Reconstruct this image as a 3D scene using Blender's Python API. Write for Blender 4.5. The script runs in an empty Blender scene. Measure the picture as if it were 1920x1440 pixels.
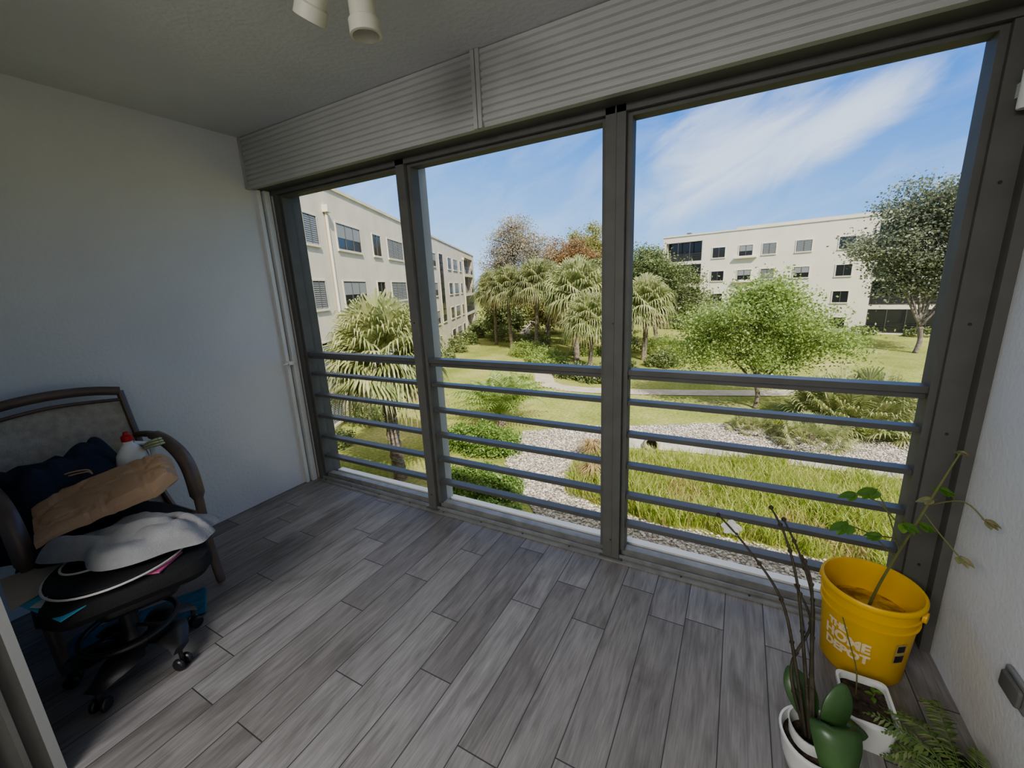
import bpy, math, random
from mathutils import Vector, Matrix, noise
random.seed(7)
V=Vector; pi=math.pi
C=bpy.context.scene.collection
G=-5.5
# ---------------------------------------------------------------- materials
def nt(name):
    m=bpy.data.materials.new(name); m.use_nodes=True
    t=m.node_tree; t.nodes.clear(); out=t.nodes.new('ShaderNodeOutputMaterial')
    return m,t,out
def N(t,k,**kw):
    n=t.nodes.new(k)
    for a,b in kw.items(): setattr(n,a,b)
    return n
def L(t,a,b): t.links.new(a,b)
def math_(t,op,a,b=None,c=None):
    n=N(t,'ShaderNodeMath',operation=op)
    for i,x in enumerate((a,b,c)):
        if x is None: continue
        if isinstance(x,(int,float)): n.inputs[i].default_value=x
        else: L(t,x,n.inputs[i])
    return n.outputs[0]
def mixc(t,fac,a,b,mode='MIX'):
    n=N(t,'ShaderNodeMix',data_type='RGBA',blend_type=mode)
    for sock,x in ((n.inputs[0],fac),(n.inputs[6],a),(n.inputs[7],b)):
        if isinstance(x,(int,float)): sock.default_value=x
        elif isinstance(x,tuple): sock.default_value=x if len(x)==4 else (*x,1)
        else: L(t,x,sock)
    return n.outputs[2]
def ramp(t,fac,stops):
    n=N(t,'ShaderNodeValToRGB'); e=n.color_ramp.elements
    while len(e)<len(stops): e.new(.5)
    for i,(p,c) in enumerate(stops): e[i].position=p; e[i].color=(*c,1) if len(c)==3 else c
    L(t,fac,n.inputs[0]); return n.outputs[0]
def pmat(name,c,rough=.6,metal=0,var=0,vs=4,bump=0,bs=60,c2=None,spec=.5,stretch=None,trans=0):
    m,t,out=nt(name); p=N(t,'ShaderNodeBsdfPrincipled')
    p.inputs['Roughness'].default_value=rough; p.inputs['Metallic'].default_value=metal
    p.inputs['Specular IOR Level'].default_value=spec
    p.inputs['Base Color'].default_value=(*c,1)
    tc=N(t,'ShaderNodeTexCoord'); co=tc.outputs['Object']
    if stretch:
        mp=N(t,'ShaderNodeMapping'); mp.inputs['Scale'].default_value=stretch; L(t,co,mp.inputs[0]); co=mp.outputs[0]
    if var or c2:
        n=N(t,'ShaderNodeTexNoise'); n.inputs['Scale'].default_value=vs; n.inputs['Detail'].default_value=5; L(t,co,n.inputs[0])
        a=tuple(x*(1-var) for x in c); b=c2 if c2 else tuple(min(1,x*(1+var)) for x in c)
        L(t,ramp(t,n.outputs[0],[(.35,a),(.65,b)]),p.inputs['Base Color'])
    if bump:
        n=N(t,'ShaderNodeTexNoise'); n.inputs['Scale'].default_value=bs; n.inputs['Detail'].default_value=3; L(t,co,n.inputs[0])
        b=N(t,'ShaderNodeBump'); b.inputs['Strength'].default_value=bump; b.inputs['Distance'].default_value=.02
        L(t,n.outputs[0],b.inputs['Height']); L(t,b.outputs[0],p.inputs['Normal'])
    L(t,p.outputs[0],out.inputs[0]); return m
def leafmat(name,cs,tr=.35):
    m,t,out=nt(name); g=N(t,'ShaderNodeNewGeometry')
    st=[(i/max(1,len(cs)-1),c) for i,c in enumerate(cs)]
    col=ramp(t,g.outputs['Random Per Island'],st)
    d=N(t,'ShaderNodeBsdfDiffuse'); tl=N(t,'ShaderNodeBsdfTranslucent'); L(t,col,d.inputs[0]); L(t,col,tl.inputs[0])
    gl=N(t,'ShaderNodeBsdfGlossy'); gl.inputs['Roughness'].default_value=.4
    x=N(t,'ShaderNodeMixShader'); x.inputs[0].default_value=tr; L(t,d.outputs[0],x.inputs[1]); L(t,tl.outputs[0],x.inputs[2])
    y=N(t,'ShaderNodeMixShader'); y.inputs[0].default_value=.03; L(t,x.outputs[0],y.inputs[1]); L(t,gl.outputs[0],y.inputs[2])
    L(t,y.outputs[0],out.inputs[0]); return m
M={}
M['wall']=pmat('painted_stucco',(.67,.67,.665),.8,var=.04,vs=1.2,bump=.13,bs=55)
M['ceil']=pmat('textured_ceiling',(.66,.66,.64),.85,var=.03,vs=2,bump=.16,bs=38)
M['alu']=pmat('painted_aluminium',(.130,.128,.116),.55,var=.06,vs=9,spec=.25)
M['alu2']=pmat('dark_aluminium_slat',(.105,.105,.098),.36,var=.1,vs=6,spec=.5)
M['white']=pmat('white_enamel',(.70,.70,.67),.4,var=.04,vs=5)
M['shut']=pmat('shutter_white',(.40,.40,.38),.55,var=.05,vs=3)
M['sill']=pmat('sill_aluminium',(.22,.222,.215),.4,var=.15,vs=14)
M['screw']=pmat('screw',(.04,.04,.04),.5)
M['stuccoL']=pmat('cream_stucco',(.68,.62,.50),.9,var=.06,vs=.6,bump=.3,bs=6)
M['stuccoR']=pmat('pale_stucco',(.82,.75,.61),.9,var=.04,vs=.5,bump=.2,bs=5)
M['glass']=pmat('dark_window_glass',(.03,.032,.035),.08,spec=.6)
M['blind']=pmat('window_blind',(.30,.31,.30),.6,bump=0)
M['black']=pmat('black_plastic',(.02,.02,.021),.4,var=.2,vs=8)
M['blackf']=pmat('black_fabric',(.014,.014,.015),.85,bump=.3,bs=200)
M['asph']=pmat('concrete_path',(.50,.43,.35),.9,var=.1,vs=1.5,bump=.2,bs=10)
def floor_mat():
    m,t,out=nt('wood_look_plank_tile'); p=N(t,'ShaderNodeBsdfPrincipled')
    tc=N(t,'ShaderNodeTexCoord'); s=N(t,'ShaderNodeSeparateXYZ'); L(t,tc.outputs['Object'],s.inputs[0])
    W=.154; Ln=.88
    xx=math_(t,'DIVIDE',math_(t,'ADD',s.outputs[0],10-.030),W); row=math_(t,'FLOOR',xx); fx=math_(t,'FRACT',xx)
    wn=N(t,'ShaderNodeTexWhiteNoise',noise_dimensions='1D'); L(t,row,wn.inputs['W'])
    yy=math_(t,'ADD',math_(t,'DIVIDE',s.outputs[1],Ln),wn.outputs[0]); col=math_(t,'FLOOR',yy); fy=math_(t,'FRACT',yy)
    cb=N(t,'ShaderNodeCombineXYZ'); L(t,row,cb.inputs[0]); L(t,col,cb.inputs[1])
    w2=N(t,'ShaderNodeTexWhiteNoise',noise_dimensions='2D'); L(t,cb.outputs[0],w2.inputs['Vector']); r=w2.outputs[0]
    base=ramp(t,r,[(0,(.200,.186,.176)),(.28,(.245,.230,.220)),(.52,(.275,.262,.252)),(.75,(.215,.199,.188)),(1,(.305,.293,.282))])
    def nz(kx,ky,kr,det,dis):
        c=N(t,'ShaderNodeCombineXYZ'); L(t,math_(t,'MULTIPLY',s.outputs[0],kx),c.inputs[0]); L(t,math_(t,'MULTIPLY',s.outputs[1],ky),c.inputs[1]); L(t,math_(t,'MULTIPLY',r,kr),c.inputs[2])
        n=N(t,'ShaderNodeTexNoise'); n.inputs['Scale'].default_value=1; n.inputs['Detail'].default_value=det; n.inputs['Distortion'].default_value=dis; L(t,c.outputs[0],n.inputs[0]); return n.outputs[0]
    n=nz(22,2.4,40,7,1.5); n2=nz(170,10,1,4,0); n3=nz(8,3,90,5,.8)
    g=ramp(t,n,[(.30,(.76,.75,.74)),(.5,(1,1,1)),(.72,(1.18,1.18,1.18))])
    g2=ramp(t,n2,[(.3,(.84,.84,.84)),(.65,(1.12,1.12,1.12))])
    g3=ramp(t,n3,[(.30,(.80,.79,.78)),(.45,(1,1,1)),(.7,(1.08,1.08,1.08))])
    c=mixc(t,1,mixc(t,1,mixc(t,1,base,g,'MULTIPLY'),g2,'MULTIPLY'),g3,'MULTIPLY')
    ex=math_(t,'LESS_THAN',math_(t,'MINIMUM',fx,math_(t,'SUBTRACT',1,fx)),.012)
    ey=math_(t,'LESS_THAN',math_(t,'MINIMUM',fy,math_(t,'SUBTRACT',1,fy)),.0024)
    gr=math_(t,'MAXIMUM',ex,ey)
    L(t,mixc(t,gr,c,(.06,.056,.053)),p.inputs['Base Color'])
    L(t,math_(t,'ADD',math_(t,'MULTIPLY',n2,.2),.36),p.inputs['Roughness'])
    p.inputs['Specular IOR Level'].default_value=.42
    b=N(t,'ShaderNodeBump'); b.inputs['Strength'].default_value=.35; b.inputs['Distance'].default_value=.004
    L(t,math_(t,'SUBTRACT',math_(t,'MULTIPLY',n2,.4),gr),b.inputs['Height']); L(t,b.outputs[0],p.inputs['Normal'])
    L(t,p.outputs[0],out.inputs[0]); return m
M['floor']=floor_mat()
def lawn_mat():
    m,t,out=nt('lawn_grass'); d=N(t,'ShaderNodeBsdfDiffuse'); tc=N(t,'ShaderNodeTexCoord')
    n=N(t,'ShaderNodeTexNoise'); n.inputs['Scale'].default_value=.22; n.inputs['Detail'].default_value=8; n.inputs['Roughness'].default_value=.65; L(t,tc.outputs['Object'],n.inputs[0])
    n2=N(t,'ShaderNodeTexNoise'); n2.inputs['Scale'].default_value=7; n2.inputs['Detail'].default_value=6; L(t,tc.outputs['Object'],n2.inputs[0])
    c=ramp(t,n.outputs[0],[(.3,(.21,.25,.08)),(.5,(.33,.35,.13)),(.7,(.47,.42,.22))])
    c=mixc(t,1,c,ramp(t,n2.outputs[0],[(.3,(.66,.70,.60)),(.7,(1.15,1.15,1.1))]),'MULTIPLY')
    L(t,c,d.inputs[0])
    b=N(t,'ShaderNodeBump'); b.inputs['Strength'].default_value=.6; b.inputs['Distance'].default_value=.08; L(t,n2.outputs[0],b.inputs['Height']); L(t,b.outputs[0],d.inputs['Normal'])
    L(t,d.outputs[0],out.inputs[0]); return m
M['lawn']=lawn_mat()
def gravel_mat():
    m,t,out=nt('white_river_gravel'); d=N(t,'ShaderNodeBsdfDiffuse'); tc=N(t,'ShaderNodeTexCoord')
    v=N(t,'ShaderNodeTexVoronoi'); v.inputs['Scale'].default_value=13; L(t,tc.outputs['Object'],v.inputs[0])
    sp=N(t,'ShaderNodeSeparateColor'); L(t,v.outputs['Color'],sp.inputs[0])
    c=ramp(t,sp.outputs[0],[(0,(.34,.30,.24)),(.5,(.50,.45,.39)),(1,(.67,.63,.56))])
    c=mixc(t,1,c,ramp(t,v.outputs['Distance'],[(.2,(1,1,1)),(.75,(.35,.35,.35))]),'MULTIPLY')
    L(t,c,d.inputs[0])
    b=N(t,'ShaderNodeBump'); b.invert=True; b.inputs['Strength'].default_value=.8; b.inputs['Distance'].default_value=.05; L(t,v.outputs['Distance'],b.inputs['Height']); L(t,b.outputs[0],d.inputs['Normal'])
    L(t,d.outputs[0],out.inputs[0]); return m
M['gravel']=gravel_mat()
M['stone']=leafmat('white_stone',[(.36,.32,.26),(.53,.48,.41),(.71,.67,.60)],0)
M['marsh']=pmat('marsh_soil',(.17,.19,.05),.95,c2=(.33,.32,.12),vs=1.5,bump=.5,bs=8)
M['palm']=leafmat('palm_leaf',[(.26,.32,.13),(.38,.43,.19),(.50,.52,.27),(.58,.56,.34)],.35)
M['palmd']=leafmat('palm_leaf_deep',[(.21,.26,.11),(.31,.35,.15),(.42,.44,.22),(.50,.47,.28)],.35)
M['skirt']=leafmat('dead_palm_leaf',[(.36,.28,.15),(.48,.38,.22)],.2)
M['lg']=leafmat('bright_leaf',[(.24,.35,.09),(.37,.47,.16),(.50,.58,.26)],.48)
M['gg']=leafmat('grey_green_leaf',[(.17,.19,.12),(.27,.30,.19),(.42,.43,.32)],.35)
M['dg']=leafmat('deep_green_leaf',[(.15,.19,.08),(.23,.28,.12),(.34,.38,.18)],.32)
M['tan']=leafmat('tan_leaf',[(.42,.36,.26),(.52,.45,.34),(.42,.40,.24)],.35)
M['rust']=leafmat('rust_leaf',[(.36,.20,.11),(.42,.27,.14),(.34,.30,.13)],.35)
M['yg']=leafmat('yellow_green_leaf',[(.36,.34,.13),(.43,.42,.16),(.32,.34,.13)],.38)
M['hedge']=leafmat('hedge_leaf',[(.13,.22,.05),(.23,.35,.10),(.36,.48,.16)],.35)
M['reed']=leafmat('reed_blade',[(.28,.40,.07),(.42,.52,.12),(.55,.60,.20),(.60,.55,.27)],.5)
M['straw']=leafmat('straw_blade',[(.45,.34,.18),(.55,.44,.26)],.3)
M['bark']=pmat('grey_bark',(.17,.14,.11),.95,c2=(.30,.26,.22),vs=5,bump=.8,bs=18)
M['pbark']=pmat('palm_bark',(.17,.13,.10),.95,c2=(.40,.34,.27),vs=6,bump=1,bs=14,stretch=(1,1,2.5))
# ---------------------------------------------------------------- mesh building
class MB:
    def __init__(s): s.v=[]; s.f=[]; s.m=[]
    def add(s,vs,fs,mi=0):
        o=len(s.v); s.v+= [tuple(x) for x in vs]; s.f+=[tuple(i+o for i in f) for f in fs]; s.m+=[mi]*len(fs); return s
    def box(s,a,b,mi=0,mat=None):
        vs=[V((x,y,z)) for x in (a[0],b[0]) for y in (a[1],b[1]) for z in (a[2],b[2])]
        if mat is not None: vs=[mat@v for v in vs]
        return s.add(vs,[(0,1,3,2),(4,6,7,5),(0,4,5,1),(2,3,7,6),(0,2,6,4),(1,5,7,3)],mi)
    def rbox(s,a,b,r,mi=0,mat=None,n=3):
        x0,y0,z0=a;x1,y1,z1=b; ring=[]
        for cx,cy,st in ((x1-r,y1-r,0),(x0+r,y1-r,1),(x0+r,y0+r,2),(x1-r,y0+r,3)):
            for k in range(n+1):
                an=(st+k/n)*pi/2; ring.append((cx,cy,math.cos(an),math.sin(an)))
        k=len(ring); rz=min(r*.5,(z1-z0)*.35); vs=[]
        for z,rr in ((z0,r-rz*.8),(z0+rz,r),(z1-rz,r),(z1-rz*.3,r-rz*.3),(z1,r-rz)):
            for cx,cy,c,sn in ring: vs.append(V((cx+c*rr,cy+sn*rr,z)))
        if mat is not None: vs=[mat@v for v in vs]
        fs=[]
        for j in range(4):
            for i in range(k): fs.append((j*k+i,j*k+(i+1)%k,(j+1)*k+(i+1)%k,(j+1)*k+i))
        fs.append(tuple(range(k-1,-1,-1))); fs.append(tuple(4*k+i for i in range(k)))
        return s.add(vs,fs,mi)
    def tube(s,pts,rs,n=8,mi=0,cap=True,flat=1.0,side=None):
        pts=[V(p) for p in pts]
        if isinstance(rs,(int,float)): rs=[rs]*len(pts)
        vs=[];fs=[];prev=None
        for i,p in enumerate(pts):
            t=(pts[min(i+1,len(pts)-1)]-pts[max(i-1,0)]).normalized()
            if prev is None:
                u=V(side) if side is not None else (V((0,0,1)) if abs(t.z)<.9 else V((1,0,0)))
            else: u=prev
            u=(u-t*u.dot(t)).normalized(); prev=u; w=t.cross(u)
            for k in range(n):
                a=2*pi*k/n; vs.append(p+u*math.cos(a)*rs[i]*flat+w*math.sin(a)*rs[i])
        for i in range(len(pts)-1):
            for k in range(n): fs.append((i*n+k,i*n+(k+1)%n,(i+1)*n+(k+1)%n,(i+1)*n+k))
        if cap: fs.append(tuple(range(n-1,-1,-1))); fs.append(tuple((len(pts)-1)*n+k for k in range(n)))
        return s.add(vs,fs,mi)
    def lathe(s,prof,c=(0,0,0),n=32,mi=0,mat=None,wob=0):
        vs=[];fs=[]
        for r,z in prof:
            for k in range(n):
                a=2*pi*k/n; q=r*(1+wob*math.sin(3*a+1)*.5+wob*math.sin(5*a)*.4)
                vs.append(V((q*math.cos(a),q*math.sin(a),z)))
        if mat is not None: vs=[mat@v for v in vs]
        vs=[v+V(c) for v in vs]
        for i in range(len(prof)-1):
            for k in range(n): fs.append((i*n+k,i*n+(k+1)%n,(i+1)*n+(k+1)%n,(i+1)*n+k))
        return s.add(vs,fs,mi)
    def mesh(s,name,mats,off=V((0,0,0)),smooth=False,ang=None):
        me=bpy.data.meshes.new(name); o=V(off)
        me.from_pydata([(x-o.x,y-o.y,z-o.z) for x,y,z in s.v],[],s.f)
        for k in mats: me.materials.append(M[k] if isinstance(k,str) else k)
        me.polygons.foreach_set('material_index',s.m)
        if smooth:
            me.polygons.foreach_set('use_smooth',[True]*len(me.polygons))
            if ang: 
                try: me.set_sharp_from_angle(angle=math.radians(ang))
                except Exception: pass
        me.update(); return me
def link(o): C.objects.link(o); return o
def meta(o,label=None,cat=None,group=None,kind=None):
    if label: o['label']=label
    if cat: o['category']=cat
    if group: o['group']=group
    if kind: o['kind']=kind
    return o
def single(mb,name,mats,loc=(0,0,0),label=None,cat=None,group=None,kind=None,smooth=False,ang=35):
    o=bpy.data.objects.new(name,mb.mesh(name,mats,V(loc),smooth,ang)); o.location=loc; link(o); return meta(o,label,cat,group,kind)
def thing(name,loc,label,cat,group=None):
    o=bpy.data.objects.new(name,None); o.empty_display_size=.1; o.location=loc; link(o); return meta(o,label,cat,group)
def part(mb,name,par,mats,smooth=False,ang=35,label=None,kind=None):
    off=V((0,0,0)); q=par
    while q is not None: off+=q.location; q=q.parent
    o=bpy.data.objects.new(name,mb.mesh(name,mats,off,smooth,ang)); o.parent=par; link(o)
    if label: o['label']=label
    if kind: o['kind']=kind
    return o
def S(name,mats,*boxes):
    mb=MB()
    for b in boxes: mb.box(*b)
    return single(mb,name,mats,kind='structure')
def bez(pts,n=8):
    pts=[V(p) for p in pts]; out=[]
    P=[pts[0]]+pts+[pts[-1]]
    for i in range(1,len(P)-2):
        for k in range(n):
            t=k/n; a,b,c,d=P[i-1],P[i],P[i+1],P[i+2]
            out.append(.5*((2*b)+(c-a)*t+(2*a-5*b+4*c-d)*t*t+(3*b-a-3*c+d)*t**3))
    out.append(pts[-1]); return out
# ---------------------------------------------------------------- room shell
XL,XR,ZC,YW=-3.05,.767,2.55,2.2
S('floor',['floor'],((XL,-3,-.15),(XR,YW,0)))
S('ceiling',['ceil'],((XL,-3,ZC),(XR,YW,ZC+.12)))
S('wall_left',['wall'],((XL-.12,-3,-.15),(XL,YW,ZC+.12)))
S('wall_right',['wall'],((XR,-3,-.15),(XR+.12,YW,ZC+.12)))
S('wall_back',['wall'],((XL,-3.1,0),(XR,-3,ZC)))
S('wall_partition',['wall'],((XL,.03,0),(-2.02,.14,ZC)))
S('wall_outside',['stuccoL'],((-12.8,-12,2.67),(25,2.22,7.1)),((-12.8,-12,G),(25,2.22,-.15)),((-12.8,-12,-.15),(XL-.12,2.22,2.67)),((XR+.12,-12,-.15),(25,2.22,2.67)),((XL-.12,-12,-.15),(XR+.12,-3.1,2.67)))
mb=MB(); mb.box((-2.02,.02,0),(-1.86,.165,ZC)); mb.box((-1.86,.035,0),(-1.845,.06,ZC)); mb.box((-1.86,.10,0),(-1.84,.112,ZC)); mb.box((-1.86,.15,0),(-1.835,.172,ZC),1)
single(mb,'door_1',['alu',pmat('door_edge_grey',(.27,.27,.26),.5)],kind='structure')
YF,YB=1.99,2.10
def winframe(name,x0,x1):
    mb=MB(); w=.022
    mb.box((x0,2.02,2.19),(x1,2.09,2.235)); mb.box((x0,2.02,.05),(x0+w,2.09,2.19)); mb.box((x1-w,2.02,.05),(x1,2.09,2.19))
    single(mb,name,['alu'],kind='structure')
bays=[(-2.956,-1.813),(-1.75,-.575),(-.486,.66)]
for i,(a,b) in enumerate(bays): winframe('window_%d'%(i+1),a,b)
def post(name,a,b,seam=False):
    mb=MB(); mb.box((a,YF,0),(b,YB,2.25))
    if seam: mb.box((a+.043,YF-.003,0),(b-.040,YF+.002,2.25))
    mb.box((a+.008,YB,0),(b,YB+.085,2.23),1)
    mb.box((a-.02,YF-.012,0),(b+.02,YF+.05,.012))
    for z in (.12,1.3):
        mb.lathe([(0,0),(.004,0),(.004,.003),(0,.003)],((a+b)/2,YF-.004,z),8,2,Matrix.Rotation(pi/2,3,'X'))
    single(mb,name,['alu','shut','screw'],kind='structure')
post('trim_1',-1.813,-1.75); post('trim_2',-.575,-.486,True)
mb=MB(); mb.box((.66,YF+.01,0),(XR,2.18,2.25)); mb.box((.735,1.95,0),(XR,YF+.01,2.23))
for z in (.35,.9,1.3,1.75,2.1): mb.lathe([(0,0),(.005,0),(.005,.003),(0,.003)],(.700,YF+.009,z),8,1,Matrix.Rotation(pi/2,3,'X'))
single(mb,'trim_3',['alu','screw'],kind='structure')
mb=MB(); mb.box((XL,2.03,0),(-2.956,2.18,2.25)); mb.box((-3.0,2.0,0),(-2.956,2.03,2.25)); single(mb,'trim_4',['alu'],kind='structure')
mb=MB(); mb.box((XL,1.90,0),(-3.022,1.925,2.23)); mb.box((XL,1.945,0),(-3.01,1.985,2.23)); mb.box((XL,2.0,0),(-3.018,2.02,2.23)); single(mb,'trim_5',['white'],kind='structure')
mb=MB(); mb.box((XL,1.90,2.232),(XR,2.18,2.30)); mb.box((XL,1.99,2.205),(XR,2.01,2.235)); single(mb,'trim_6',['alu'],kind='structure')
mb=MB(); mb.box((-2.956,1.965,0),(.66,2.19,.010)); mb.box((-2.956,2.0,.010),(.66,2.010,.028)); mb.box((-2.956,2.045,.010),(.66,2.09,.045)); mb.box((-2.956,2.15,.0),(.66,2.2,.022),1)
for i in range(12):
    x=-2.9+i*.304; mb.lathe([(0,0),(.005,0),(.005,.003),(0,.003)],(x,1.983,.010),8,2)
single(mb,'trim_7',['sill','white','screw'],kind='structure')
for a,b in bays:
    th=thing('balcony_railing',((a+b)/2,2.06,.055),'grey aluminium railing with horizontal bars between window posts','railing','window railings')
    mb=MB(); mb.box((a+.021,2.03,1.040),(b-.021,2.095,1.066)); mb.box((a+.021,2.045,1.016),(b-.021,2.08,1.040)); part(mb,'top_rail',th,['alu2'])
    for z in (.905,.73,.555,.38,.21):
        mb=MB(); mb.box((a+.021,2.035,z-.022),(b-.021,2.088,z)); part(mb,'slat',th,['alu2'])
def housing(x0,x1,label):
    th=thing('shutter_housing',((x0+x1)/2,1.93,2.23),label,'shutter box','shutter housings above windows')
    prof=[(1.90,2.232)]; n=10; z0,z1=2.245,2.55; h=(z1-z0)/n; prof+=[(1.866,2.232),(1.860,2.245)]
    for i in range(n):
        z=z0+i*h; prof+=[(1.860,z+.004),(1.852,z+.010),(1.852,z+h-.005),(1.860,z+h-.001)]
    prof+=[(1.90,2.549)]
    mb=MB(); k=len(prof); vs=[V((x0,y,z)) for y,z in prof]+[V((x1,y,z)) for y,z in prof]
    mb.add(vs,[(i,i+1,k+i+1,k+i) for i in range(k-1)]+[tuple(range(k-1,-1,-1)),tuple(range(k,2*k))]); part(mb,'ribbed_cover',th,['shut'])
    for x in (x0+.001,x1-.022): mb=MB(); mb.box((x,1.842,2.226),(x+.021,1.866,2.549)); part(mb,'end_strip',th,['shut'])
housing(XL+.002,-1.142,'white ribbed shutter housing fixed under the ceiling'); housing(-1.140,XR-.002,'white ribbed shutter housing fixed under the ceiling')
mb=MB(); mb.box((-3.022,1.895,.985),(-2.985,1.935,1.012)); mb.tube([(-3.01,1.90,1.0),(-2.975,1.875,1.0),(-2.965,1.84,.998)],[.008,.007,.006],8)
single(mb,'shutter_latch',['white'],(-3.022,1.9,.985),'white plastic latch on the folded shutter track','latch',smooth=True)
mb=MB(); mb.lathe([(0,0),(.019,0),(.021,.004),(.021,.106),(.017,.11),(0,.11)],(.706,1.955,1.945),20); mb.box((.693,1.97,1.985),(.719,2.0,2.025))
single(mb,'shade_weight',['white'],(.706,1.955,1.945),'white plastic cylinder fixed to the window post','shade weight',smooth=True)
th=thing('outlet_cover',(XR,1.46,.335),'grey metal weatherproof outlet cover on white wall','outlet')
TO=Matrix.Translation((XR,1.46,.335))@Matrix.Rotation(-pi/2,4,'Y')@Matrix.Rotation(pi/2,4,'Z')
mb=MB(); mb.rbox((-.06,-.038,0),(.06,.038,.012),.012,0,TO); part(mb,'plate',th,[pmat('grey_metal',(.28,.29,.28),.4,.3)],True)
mb=MB(); mb.rbox((-.045,-.028,.012),(.045,.028,.026),.01,0,TO); part(mb,'cover_flap',th,['alu'],True)
M['cream']=pmat('cream_plastic',(.62,.60,.50),.4)
th=thing('ceiling_spotlight',(-1.14,1.08,ZC),'cream ceiling light with tubular spot heads','ceiling light')
mb=MB(); mb.lathe([(0,0),(.075,0),(.075,-.02),(.055,-.035),(0,-.035)],(-1.14,1.08,ZC),28); part(mb,'canopy',th,['cream'],True)
def spot(p,d):
    q=V(d).normalized().to_track_quat('Z','Y').to_matrix(); mb=MB()
    mb.lathe([(0,0),(.030,0),(.040,.012),(.042,.02),(.042,.12),(.050,.125),(.050,.165),(.043,.167),(.040,.13),(0,.12)],p,26,0,q)
    mb.tube([(-1.14,1.08,ZC-.03),p],.012,8); part(mb,'spot_head',th,['cream'],True)
spot((-1.14,1.17,2.48),(.02,.03,-1)); spot((-1.195,1.08,2.50),(-.45,.05,-.6)); spot((-1.04,1.0,2.50),(.5,-.6,-.6))
# ---------------------------------------------------------------- patio chair
M['frame']=pmat('brown_tubular_metal',(.15,.115,.095),.38,.3,var=.15,vs=10)
M['sling']=pmat('beige_sling',(.42,.38,.31),.85,var=.12,vs=30,bump=.4,bs=250)
cx=thing('patio_chair',(-2.65,.62,0),'brown metal patio armchair with beige sling back, piled with things','chair')
y0,y1=.34,.88
mb=MB()
for y in (y0,y1):
    mb.tube(bez([(-2.62,y,.40),(-2.74,y,.52),(-2.84,y,.75),(-2.93,y,1.04)]),.016,10)
mb.tube(bez([(-2.93,y0,1.04),(-2.945,y0+.12,1.065),(-2.95,(y0+y1)/2,1.075),(-2.945,y1-.12,1.065),(-2.93,y1,1.04)]),.018,10,flat=1.3)
mb.tube(bez([(-2.915,y0,.995),(-2.925,(y0+y1)/2,1.02),(-2.915,y1,.995)]),.009,8)
part(mb,'back_frame',cx,['frame'],True)
mb=MB(); n=10; vs=[];fs=[]
rows=bez([(-2.66,0,.42),(-2.75,0,.55),(-2.84,0,.76),(-2.915,0,.995)],3)
for i,p in enumerate(rows):
    for k in range(n+1):
        u=k/n; bul=math.sin(u*pi); vs.append(V((p.x-.02*bul,y0+.01+(y1-y0-.02)*u,p.z+(.022*bul if i==len(rows)-1 else 0))))
for i in range(len(rows)-1):
    for k in range(n): fs.append((i*(n+1)+k,i*(n+1)+k+1,(i+1)*(n+1)+k+1,(i+1)*(n+1)+k))
mb.add(vs,fs); part(mb,'back_sling',cx,['sling'],True)
mb=MB(); vs=[V((-2.66+.27*i/6,y0+.01+(y1-y0-.02)*k/8,.42-.03*math.sin(pi*i/6)*math.sin(pi*k/8))) for i in range(7) for k in range(9)]
mb.add(vs,[(i*9+k,i*9+k+1,(i+1)*9+k+1,(i+1)*9+k) for i in range(6) for k in range(8)])
part(mb,'seat',cx,['sling'],True)
mb=MB()
for y in (y0,y1): mb.tube([(-2.68,y,.41),(-2.39,y,.43)],.015,8)
mb.tube([(-2.39,y0,.43),(-2.39,y1,.43)],.015,8); mb.tube([(-2.68,y0,.41),(-2.68,y1,.41)],.015,8); part(mb,'seat_frame',cx,['frame'],True)
for y,s in ((y0,-1),(y1,1)):
    mb=MB(); yy=y+.03*s
    mb.tube(bez([(-2.87,y,.80),(-2.72,yy,.805),(-2.52,yy,.76),(-2.42,yy,.67),(-2.395,yy,.5),(-2.40,yy,.25),(-2.36,yy,.012)]),[.024]*8+[.034]*24+[.022]*16+[.018],10,flat=.65)
    part(mb,'arm',cx,['frame'],True)
    mb=MB(); mb.tube(bez([(-2.68,y,.41),(-2.74,y,.25),(-2.84,y,.012)]),.015,8); part(mb,'leg',cx,['frame'],True)
# ---------------------------------------------------------------- swivel stool
hc=V((-2.15,.48,0))
th=thing('office_chair',hc,'black swivel office chair base and seat under a pile','chair')
mb=MB(); T=Matrix.Translation((-2.12,.53,0))@Matrix.Rotation(math.radians(-18),4,'Z')
mb.rbox((-.24,-.25,.40),(.24,.25,.49),.09,0,T,5); part(mb,'seat',th,['blackf'],True)
mb=MB(); mb.lathe([(0,.08),(.045,.08),(.05,.15),(.03,.18),(.028,.36),(.09,.38),(.09,.40),(0,.40)],hc,24); part(mb,'column',th,['black'],True)
mb=MB(); mb.rbox((-.16,-.13,.33),(.16,.13,.385),.05,0,T,4); part(mb,'mechanism',th,['black'],True)
mb=MB(); pts=[hc+V((.155*math.cos(a),.155*math.sin(a),.19)) for a in [2*pi*i/40 for i in range(41)]]; mb.tube(pts,.011,8,cap=False)
for k in range(3): a=2*pi*k/3+.5; mb.tube([hc+V((0,0,.19)),hc+V((.155*math.cos(a),.155*math.sin(a),.19))],.008,6)
part(mb,'foot_ring',th,['black'],True)
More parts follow.
